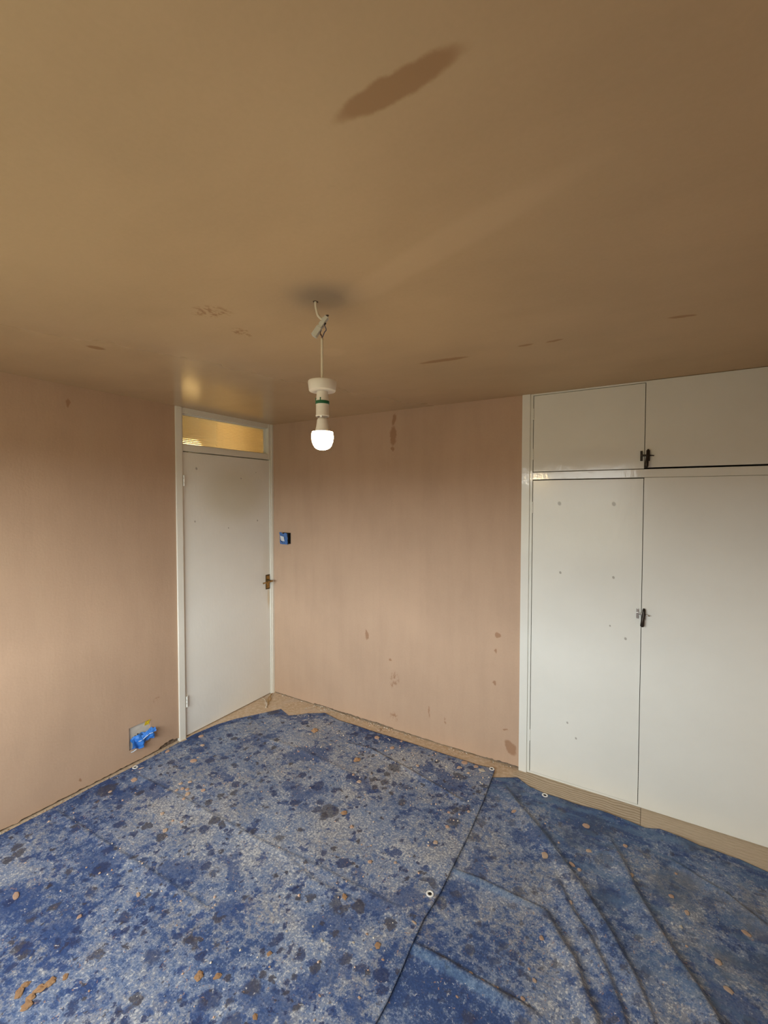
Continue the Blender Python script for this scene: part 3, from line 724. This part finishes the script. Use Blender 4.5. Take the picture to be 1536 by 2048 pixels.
tL = [(.030,-1.639),(.022,-1.452),(.030,-1.276),(.030,-1.131),(.040,-.919),(.067,-.790),(.083,-.628),(.194,-.475),(.304,-.346),(.448,-.213),(.509,-.148),(.618,-.073),(.70,-.088),(.792,-.103),(1.065,-.105),(1.39,-.099),(1.704,-.100),(1.986,-.102)]
sL = sheet('dust_sheet', [(.025,-.93)]+tL[5:], right_L, [(.03,YB),(2.05,YB)], [(.025,-.93),(.030,-1.131),(.030,-1.276),(.022,-1.452),(.028,-1.639),(.024,-1.9),(.03,YB)], 300, 420, zL, m_sL, .0014)
tag(sL, 'large stained blue dust sheet covering the floor beside the left wall', 'dust sheet')
bm = bmesh.new()
fl = [(.395,-.240), (.272,-.196), (.180,-.350), (.086,-.496), (.036,-.626), (.012,-.790), (.012,-.86), (.10,-.90), (.35,-.75), (.60,-.35)]
bm.faces.new([bm.verts.new((x, y, .0008)) for x, y in fl])
sF = link('dust_sheet', bm, sheet_mat('blue_dust_sheet_unworn', False, .22)); md = sF.modifiers.new('thickness', 'SOLIDIFY'); md.thickness = .0020; md.offset = 1
tag(sF, 'corner of a blue sheet poking out from under the large one by the door', 'dust sheet')
m_eye = simple('white_eyelet', (.80, .80, .76), .35, .5)
def eyelet(x, y, zf, par):
    z = float(zf(np.array([x]), np.array([y]))[0])+.0035
    bm = bmesh.new(); pr_ = [(.0125+.0042*math.cos(2*PI*k/10), .0022*math.sin(2*PI*k/10)) for k in range(11)]
    lathe(bm, pr_, 28, (x, y, z)); bmesh.ops.remove_doubles(bm, verts=bm.verts, dist=1e-6); o = link('eyelet', bm, m_eye, par, True)
    bm = lathe(bmesh.new(), [(0, .0), (.010, .0), (.010, -.0006), (0, -.0006)], 20, (x, y, z-.0003)); link('eyelet_hole', bm, m_black, o)
for x, y in ((2.009, -1.094), (1.969, -.112), (.050, -1.240)): eyelet(x, y, zL, sL)
eyelet(2.298, -.184, zR, sR)

# ------------------------------------------------------------------ plaster chips: each one its own thing
CHIPS = [
 (0.508,-2.002,0.050,0.031,'t'), (0.946,-1.732,0.032,0.020,'t'), (0.841,-1.909,0.017,0.026,'t'), (0.703,-1.456,0.034,0.032,'t'), (0.722,-1.377,0.018,0.021,'t'),
 (0.338,-1.909,0.009,0.012,'t'), (1.209,-1.728,0.007,0.006,'t'), (1.045,-2.046,0.027,0.017,'o'), (1.022,-2.080,0.032,0.030,'o'), (1.016,-2.109,0.029,0.046,'o'),
 (1.020,-2.138,0.026,0.032,'o'), (1.038,-2.156,0.025,0.037,'o'), (0.956,-2.129,0.021,0.027,'o'), (0.969,-2.152,0.040,0.026,'o'), (1.446,-1.801,0.033,0.030,'o'),
 (1.503,-1.767,0.021,0.032,'o'), (1.165,-2.025,0.010,0.009,'t'), (0.863,-2.081,0.011,0.011,'w'), (0.720,-1.723,0.011,0.012,'t'), (0.607,-1.776,0.011,0.012,'t'),
 (0.171,-1.313,0.050,0.047,'t'), (0.157,-1.444,0.018,0.025,'t'), (0.300,-1.008,0.050,0.050,'t'), (0.291,-0.970,0.015,0.022,'t'), (0.089,-0.797,0.033,0.050,'t'),
 (0.198,-0.866,0.037,0.031,'t'), (0.060,-1.031,0.026,0.050,'t'), (0.436,-1.190,0.026,0.028,'t'), (0.518,-1.202,0.027,0.030,'t'), (0.554,-1.227,0.031,0.040,'t'),
 (0.488,-1.212,0.023,0.030,'t'), (0.471,-1.239,0.022,0.030,'t'), (0.602,-1.159,0.027,0.035,'t'), (0.470,-1.153,0.023,0.031,'t'), (0.577,-1.266,0.019,0.025,'t'),
 (0.578,-1.393,0.027,0.026,'t'), (0.673,-1.395,0.015,0.018,'t'), (0.090,-1.226,0.012,0.040,'t'), (0.729,-0.324,0.050,0.050,'o'), (1.194,-0.457,0.043,0.050,'o'),
 (1.317,-0.220,0.032,0.045,'t'), (1.120,-0.072,0.034,0.039,'t'), (1.161,-0.164,0.040,0.050,'t'), (1.405,-0.887,0.030,0.035,'o'), (1.798,-0.126,0.048,0.050,'t'),
 (1.785,-0.191,0.026,0.034,'t'), (1.873,-0.127,0.030,0.040,'t'), (1.554,-0.309,0.033,0.024,'t'), (1.884,-0.593,0.018,0.021,'t'), (1.855,-0.214,0.021,0.027,'t'),
 (1.262,-0.596,0.018,0.023,'t'), (1.327,-0.629,0.034,0.035,'t'), (1.919,-0.154,0.047,0.038,'w'), (1.976,-0.541,0.018,0.021,'t'), (0.807,-0.581,0.015,0.021,'t'),
 (1.713,-0.226,0.017,0.022,'w'), (1.332,-0.117,0.018,0.026,'t'), (1.296,-0.272,0.018,0.025,'t'), (1.498,-0.947,0.024,0.026,'t'), (1.911,-0.823,0.029,0.030,'t'),
 (1.698,-1.080,0.025,0.024,'t'), (1.799,-1.023,0.017,0.017,'t'), (1.705,-1.289,0.029,0.020,'o'), (1.534,-1.381,0.014,0.013,'t'), (1.920,-0.698,0.024,0.026,'t'),
 (2.009,-1.240,0.027,0.012,'t'), (1.596,-1.522,0.013,0.011,'w'), (1.738,-1.479,0.016,0.013,'w'), (1.844,-1.423,0.014,0.011,'w'), (1.672,-1.454,0.012,0.010,'w'),
 (1.602,-1.617,0.016,0.022,'o'), (1.933,-1.391,0.022,0.025,'o'), (1.870,-1.369,0.013,0.011,'t'), (1.918,-1.414,0.010,0.008,'t'), (1.849,-1.628,0.013,0.009,'t'),
 (1.636,-1.650,0.012,0.009,'t'), (2.249,-1.389,0.013,0.009,'t'), (2.263,-1.294,0.017,0.011,'t'), (2.307,-1.296,0.015,0.010,'t'), (2.358,-1.290,0.011,0.008,'t'),
 (1.607,-1.016,0.010,0.010,'t'), (1.649,-0.997,0.012,0.012,'t'), (1.976,-1.424,0.013,0.010,'t'), (1.971,-1.569,0.014,0.010,'t'), (1.709,-1.784,0.022,0.015,'o'),
 (2.384,-0.628,0.035,0.050,'t'), (2.500,-0.607,0.035,0.022,'t'), (2.533,-0.622,0.024,0.024,'t'), (2.526,-0.314,0.039,0.043,'t'), (2.557,-0.484,0.031,0.025,'t'),
 (2.705,-0.358,0.023,0.026,'t'), (2.737,-0.539,0.021,0.033,'t'), (2.886,-0.565,0.024,0.023,'t'), (2.936,-0.621,0.019,0.029,'t'), (2.912,-0.703,0.016,0.016,'w'),
 (3.020,-0.793,0.031,0.032,'t'), (3.127,-0.604,0.036,0.024,'t'), (3.038,-0.887,0.035,0.025,'t'), (2.452,-1.038,0.020,0.024,'t'), (2.525,-0.826,0.017,0.026,'t'),
 (2.437,-1.173,0.013,0.011,'t'), (2.461,-1.202,0.020,0.015,'t'), (2.440,-1.280,0.019,0.015,'t'), (2.343,-0.405,0.012,0.013,'t'), (2.184,-0.411,0.018,0.050,'t'),
 (2.425,-0.504,0.013,0.014,'t'), (2.908,-0.419,0.013,0.015,'t'), (2.925,-0.782,0.013,0.012,'t'), (2.725,-1.098,0.008,0.006,'t'),
]
m_terra = [simple('terracotta_plaster', (.60, .41, .30), .85, .2, 0, .2, 90, .002), simple('pale_terracotta_plaster', (.64, .48, .36), .85, .2, 0, .2, 90, .002)]
m_orange = simple('orange_plaster', (.57, .35, .195), .9, .15, 0, .25, 70, .003)
m_chalk = simple('chalky_plaster', (.66, .61, .52), .85, .2, 0, .1, 90, .002)
def chip_mesh(seed, lump=False):
    rng = random.Random(seed); bm = bmesh.new()
    if lump:
        bmesh.ops.create_icosphere(bm, subdivisions=3, radius=.5)
        for v in bm.verts:
            d = 1+.50*mnoise.noise(v.co*2.6+Vector((seed*3.1, 0, 0)))+.26*mnoise.noise(v.co*7+Vector((0, seed*2.2, 0)))
            v.co *= d; v.co.z = max(-.18, v.co.z*.72)+.18
        return bm
    n = 11; r = [.5*rng.uniform(.72, 1.05) for _ in range(n)]
    ring = lambda k, z, j: [bm.verts.new((k*r[i]*math.cos(2*PI*i/n), k*r[i]*math.sin(2*PI*i/n), z+rng.uniform(-j, j))) for i in range(n)]
    a, b, c_ = ring(.96, 0, 0), ring(1.0, .55, .12), ring(.72, .95, .14); top = bm.verts.new((0, 0, 1.0))
    for p, q in ((a, b), (b, c_)):
        for i in range(n): bm.faces.new((p[i], p[(i+1) % n], q[(i+1) % n], q[i]))
    for i in range(n): bm.faces.new((c_[i], c_[(i+1) % n], top))
    bm.faces.new(a[::-1]); return bm
def proto(bm, mat):
    me = bpy.data.meshes.new('plaster_chip'); bmesh.ops.recalc_face_normals(bm, faces=bm.faces); bm.to_mesh(me); bm.free(); me.materials.append(mat)
    return me
flat = [proto(chip_mesh(k), m_terra[k % 2]) for k in range(8)]
chalk = [proto(chip_mesh(20+k), m_chalk) for k in range(4)]
lumps = [proto(chip_mesh(40+k, True), m_orange) for k in range(6)]
NAMED = {   # chips large or placed enough to be told apart
 (.508,-2.002): 'flat oval plaster chip near the left wall in the foreground', (.946,-1.732): 'tan plaster chip alone on the sheet behind the orange lumps',
 (.841,-1.909): 'small oval tan chip in front of the lone tan chip, foreground left', (.171,-1.313): 'large terracotta chip beside the left wall below the socket box',
 (.300,-1.008): 'large round plaster chip on the sheet near the door frame', (.089,-.797): 'terracotta chip lying right at the foot of the door frame',
 (1.045,-2.046): 'orange lump at the far end of the row of lumps', (1.022,-2.080): 'second orange lump from the far end of the row', (1.016,-2.109): 'biggest orange lump in the middle of the row',
 (1.020,-2.138): 'orange lump just in front of the biggest one of the row', (1.038,-2.156): 'nearest orange lump at the front end of the row',
 (.956,-2.129): 'smaller orange lump left of the biggest one in the row', (.969,-2.152): 'leftmost long orange lump beside the row of lumps',
 (1.446,-1.801): 'orange lump, left one of the pair in the foreground', (1.503,-1.767): 'orange lump, right one of the pair in the foreground',
 (.729,-.324): 'orange plaster lump on the sheet nearest the room corner', (1.194,-.457): 'orange plaster lump in the middle of the far part of the sheet',
 (1.405,-.887): 'orange plaster lump in the centre of the large blue sheet', (1.919,-.154): 'pale rectangular plaster chip at the far corner of the large sheet',
 (1.798,-.126): 'large terracotta chip by the back wall near the sheet corner', (1.705,-1.289): 'orange chip on the fold line left of the white eyelet',
 (2.384,-.628): 'tall terracotta chip just left of the long pleat', (2.526,-.314): 'flat terracotta chip on the smeared sheet close to the wardrobe',
 (2.500,-.607): 'upper terracotta chip of the two just right of the long pleat', (2.533,-.622): 'lower terracotta chip of the two just right of the long pleat',
 (2.737,-.539): 'terracotta chip in the hollow of the second pleat', (3.020,-.793): 'largest terracotta chip at the right edge of the smeared sheet',
 (2.452,-1.038): 'terracotta chip between the two near pleats of the rumpled sheet', (2.886,-.565): 'terracotta chip right of the second pleat on a pale patch',
 (1.602,-1.617): 'upright orange crumb left of the sheet seam in the foreground', (1.933,-1.391): 'orange crumb cluster close to the seam of the sheets',
 (1.911,-.823): 'terracotta chip near the seam beside the rumpled sheet'}
for i, (x, y, a, b, kd) in enumerate(CHIPS):
    onR = x > 2.062
    z = float((zR if onR else zL)(np.array([x]), np.array([y]))[0])+.0010
    me = (lumps if kd == 'o' else chalk if kd == 'w' else flat)[i % (6 if kd == 'o' else 4 if kd == 'w' else 8)]
    o = bpy.data.objects.new('plaster_chip', me); C.objects.link(o)
    s1, s2 = max(.007, a*.95), max(.007, b*.85)
    o.location = (x, y, z); o.scale = (s1, s2, (min(s1, s2)*.55 if kd == 'o' else min(.006, .22*min(s1, s2)+.001)))
    o.rotation_euler = (0, 0, -.54 if kd == 'o' else random.uniform(-.6, .3))
    key = next((k for k in NAMED if abs(k[0]-x) < .006 and abs(k[1]-y) < .006), None)
    if key: tag(o, NAMED[key], 'plaster chip', 'plaster lumps in a row' if 'row' in NAMED[key] else 'single plaster chips')
    elif kd == 'w': tag(o, 'small chalky white plaster chip lying on a blue dust sheet', 'plaster chip', 'chalky white plaster chips')
    elif onR: tag(o, 'small terracotta plaster chip on the rumpled sheet by the wardrobe', 'plaster chip', 'small chips on the rumpled sheet')
    elif kd == 'o': tag(o, 'small orange plaster lump on the large blue sheet', 'plaster chip', 'small orange lumps')
    elif x < .75: tag(o, 'small terracotta plaster chip on the blue sheet near the left wall', 'plaster chip', 'small chips near the left wall')
    elif y > -.75: tag(o, 'small terracotta plaster chip on the blue sheet along the back wall', 'plaster chip', 'small chips along the back wall')
    else: tag(o, 'small terracotta plaster chip in the middle of the large blue sheet', 'plaster chip', 'small chips in the middle')

# crumbs nobody could count: on the sheets and along the ragged wall edges
def crumbs(name, pts, mats, zf, smin, smax, hk=.45):
    bm = bmesh.new(); rng = random.Random(len(pts))
    for x, y in pts:
        z = zf(x, y); s = rng.uniform(smin, smax)*rng.choice((.6, .8, 1, 1.3)); n = 6; a0 = rng.uniform(0, 6); mi = rng.randrange(len(mats))
        lo = [bm.verts.new((x+s*.5*math.cos(a0+2*PI*k/n)*rng.uniform(.6, 1.1), y+s*.5*math.sin(a0+2*PI*k/n)*rng.uniform(.6, 1.1), z)) for k in range(n)]
        hi_ = [bm.verts.new(Vector((x, y, z+s*hk))+(v.co-Vector((x, y, z)))*.6) for v in lo]
        f = bm.faces.new(hi_); f.material_index = mi
        for k in range(n): f = bm.faces.new((lo[k], lo[(k+1) % n], hi_[(k+1) % n], hi_[k])); f.material_index = mi
    return link(name, bm, mats)
rng = random.Random(5)
def on_left(x, y): return float(zL(np.array([x]), np.array([y]))[0])+.0035
pts = []
while len(pts) < 420:
    x, y = rng.uniform(.06, 2.0), -.12-abs(rng.gauss(0, .32)) if rng.random() < .6 else rng.uniform(-1.9, -.15)
    if x < .45 and y > -.25-.9*(.5-x): continue
    pts.append((x, y))
tag(crumbs('plaster_crumbs', pts, [m_terra[0], m_terra[1], m_chalk], on_left, .004, .011, .3), 'fine plaster crumbs scattered over the large blue sheet', 'crumbs', kind='stuff')
m_rub = [simple('grey_rubble', (.42, .37, .29), .95, .1, 0, .3, 80), simple('brown_rubble', (.26, .17, .10), .95, .1, 0, .3, 80), m_chalk]
pts = [(rng.uniform(.002, .030)*rng.uniform(.5, 1), rng.uniform(-2.6, -.91)) for _ in range(360)]
tag(crumbs('wall_rubble', pts, [m_rub[0], m_rub[1], m_rub[0]], lambda x, y: 0.0, .003, .009, .35), 'broken plaster rubble along the foot of the left wall', 'rubble', kind='stuff')
pts = [(rng.uniform(.05, 2.08), -rng.uniform(.001, .030)*rng.uniform(.3, 1)) for _ in range(260)]+[(rng.uniform(.5, 1.25), -rng.uniform(.001, .045)) for _ in range(130)]
tag(crumbs('wall_rubble', pts, [m_chalk, m_rub[0], m_terra[1]], lambda x, y: 0.0, .003, .010, .35), 'chalky plaster rubble along the foot of the back wall', 'rubble', kind='stuff')
# torn film scraps in the corner
m_film = simple('torn_film', (.72, .64, .52), .4, .4, 0, .2, 40)
m_film2 = simple('amber_film', (.46, .30, .13), .4, .4, 0, .2, 40)
def ribbon(bm, pts, w, seed):
    pts = catmull(pts, 8); L_, R_ = [], []
    for i, p in enumerate(pts):
        t = (pts[min(i+1, len(pts)-1)]-pts[max(i-1, 0)]).normalized(); a = 2.2*nz(i*.3, seed)
        s_ = (t.cross(Vector((0, 0, 1))).normalized()*math.cos(a)+Vector((0, 0, 1))*abs(math.sin(a)))*w*(.6+.5*abs(nz(i*.4, seed+4)))
        L_.append(bm.verts.new(p-s_*.5)); R_.append(bm.verts.new(p+s_*.5))
    for i in range(len(pts)-1): bm.faces.new((L_[i], R_[i], R_[i+1], L_[i+1]))
def scrap(name, strips, mat, label):
    bm = bmesh.new()
    for k, (p, w) in enumerate(strips): ribbon(bm, p, w, k*2.1)
    o = link(name, bm, mat, None, True); md = o.modifiers.new('thickness', 'SOLIDIFY'); md.thickness = .0008
    tag(o, label, 'scrap'); return o
scrap('film_scrap', [([(.012,-.155,.012), (.06,-.165,.014), (.12,-.20,.010), (.165,-.255,.006)], .020), ([(.02,-.15,.01), (.08,-.18,.02), (.13,-.225,.008)], .012)], m_film, 'pale twisted scrap of film on the floor by the door edge')
scrap('film_scrap', [([(.022,-.045,.012), (.05,-.09,.018), (.09,-.13,.010), (.10,-.17,.006)], .014), ([(.03,-.06,.016), (.07,-.14,.012), (.14,-.20,.006)], .010)], m_film2, 'amber torn film scrap on the floor in the corner')
scrap('film_scrap', [([(.44,-.10,.006), (.48,-.07,.014), (.52,-.035,.022), (.56,-.02,.018)], .016), ([(.50,-.03,.016), (.58,-.02,.02), (.68,-.022,.012), (.78,-.02,.008)], .010)], m_film, 'pale scrap of film against the foot of the back wall')
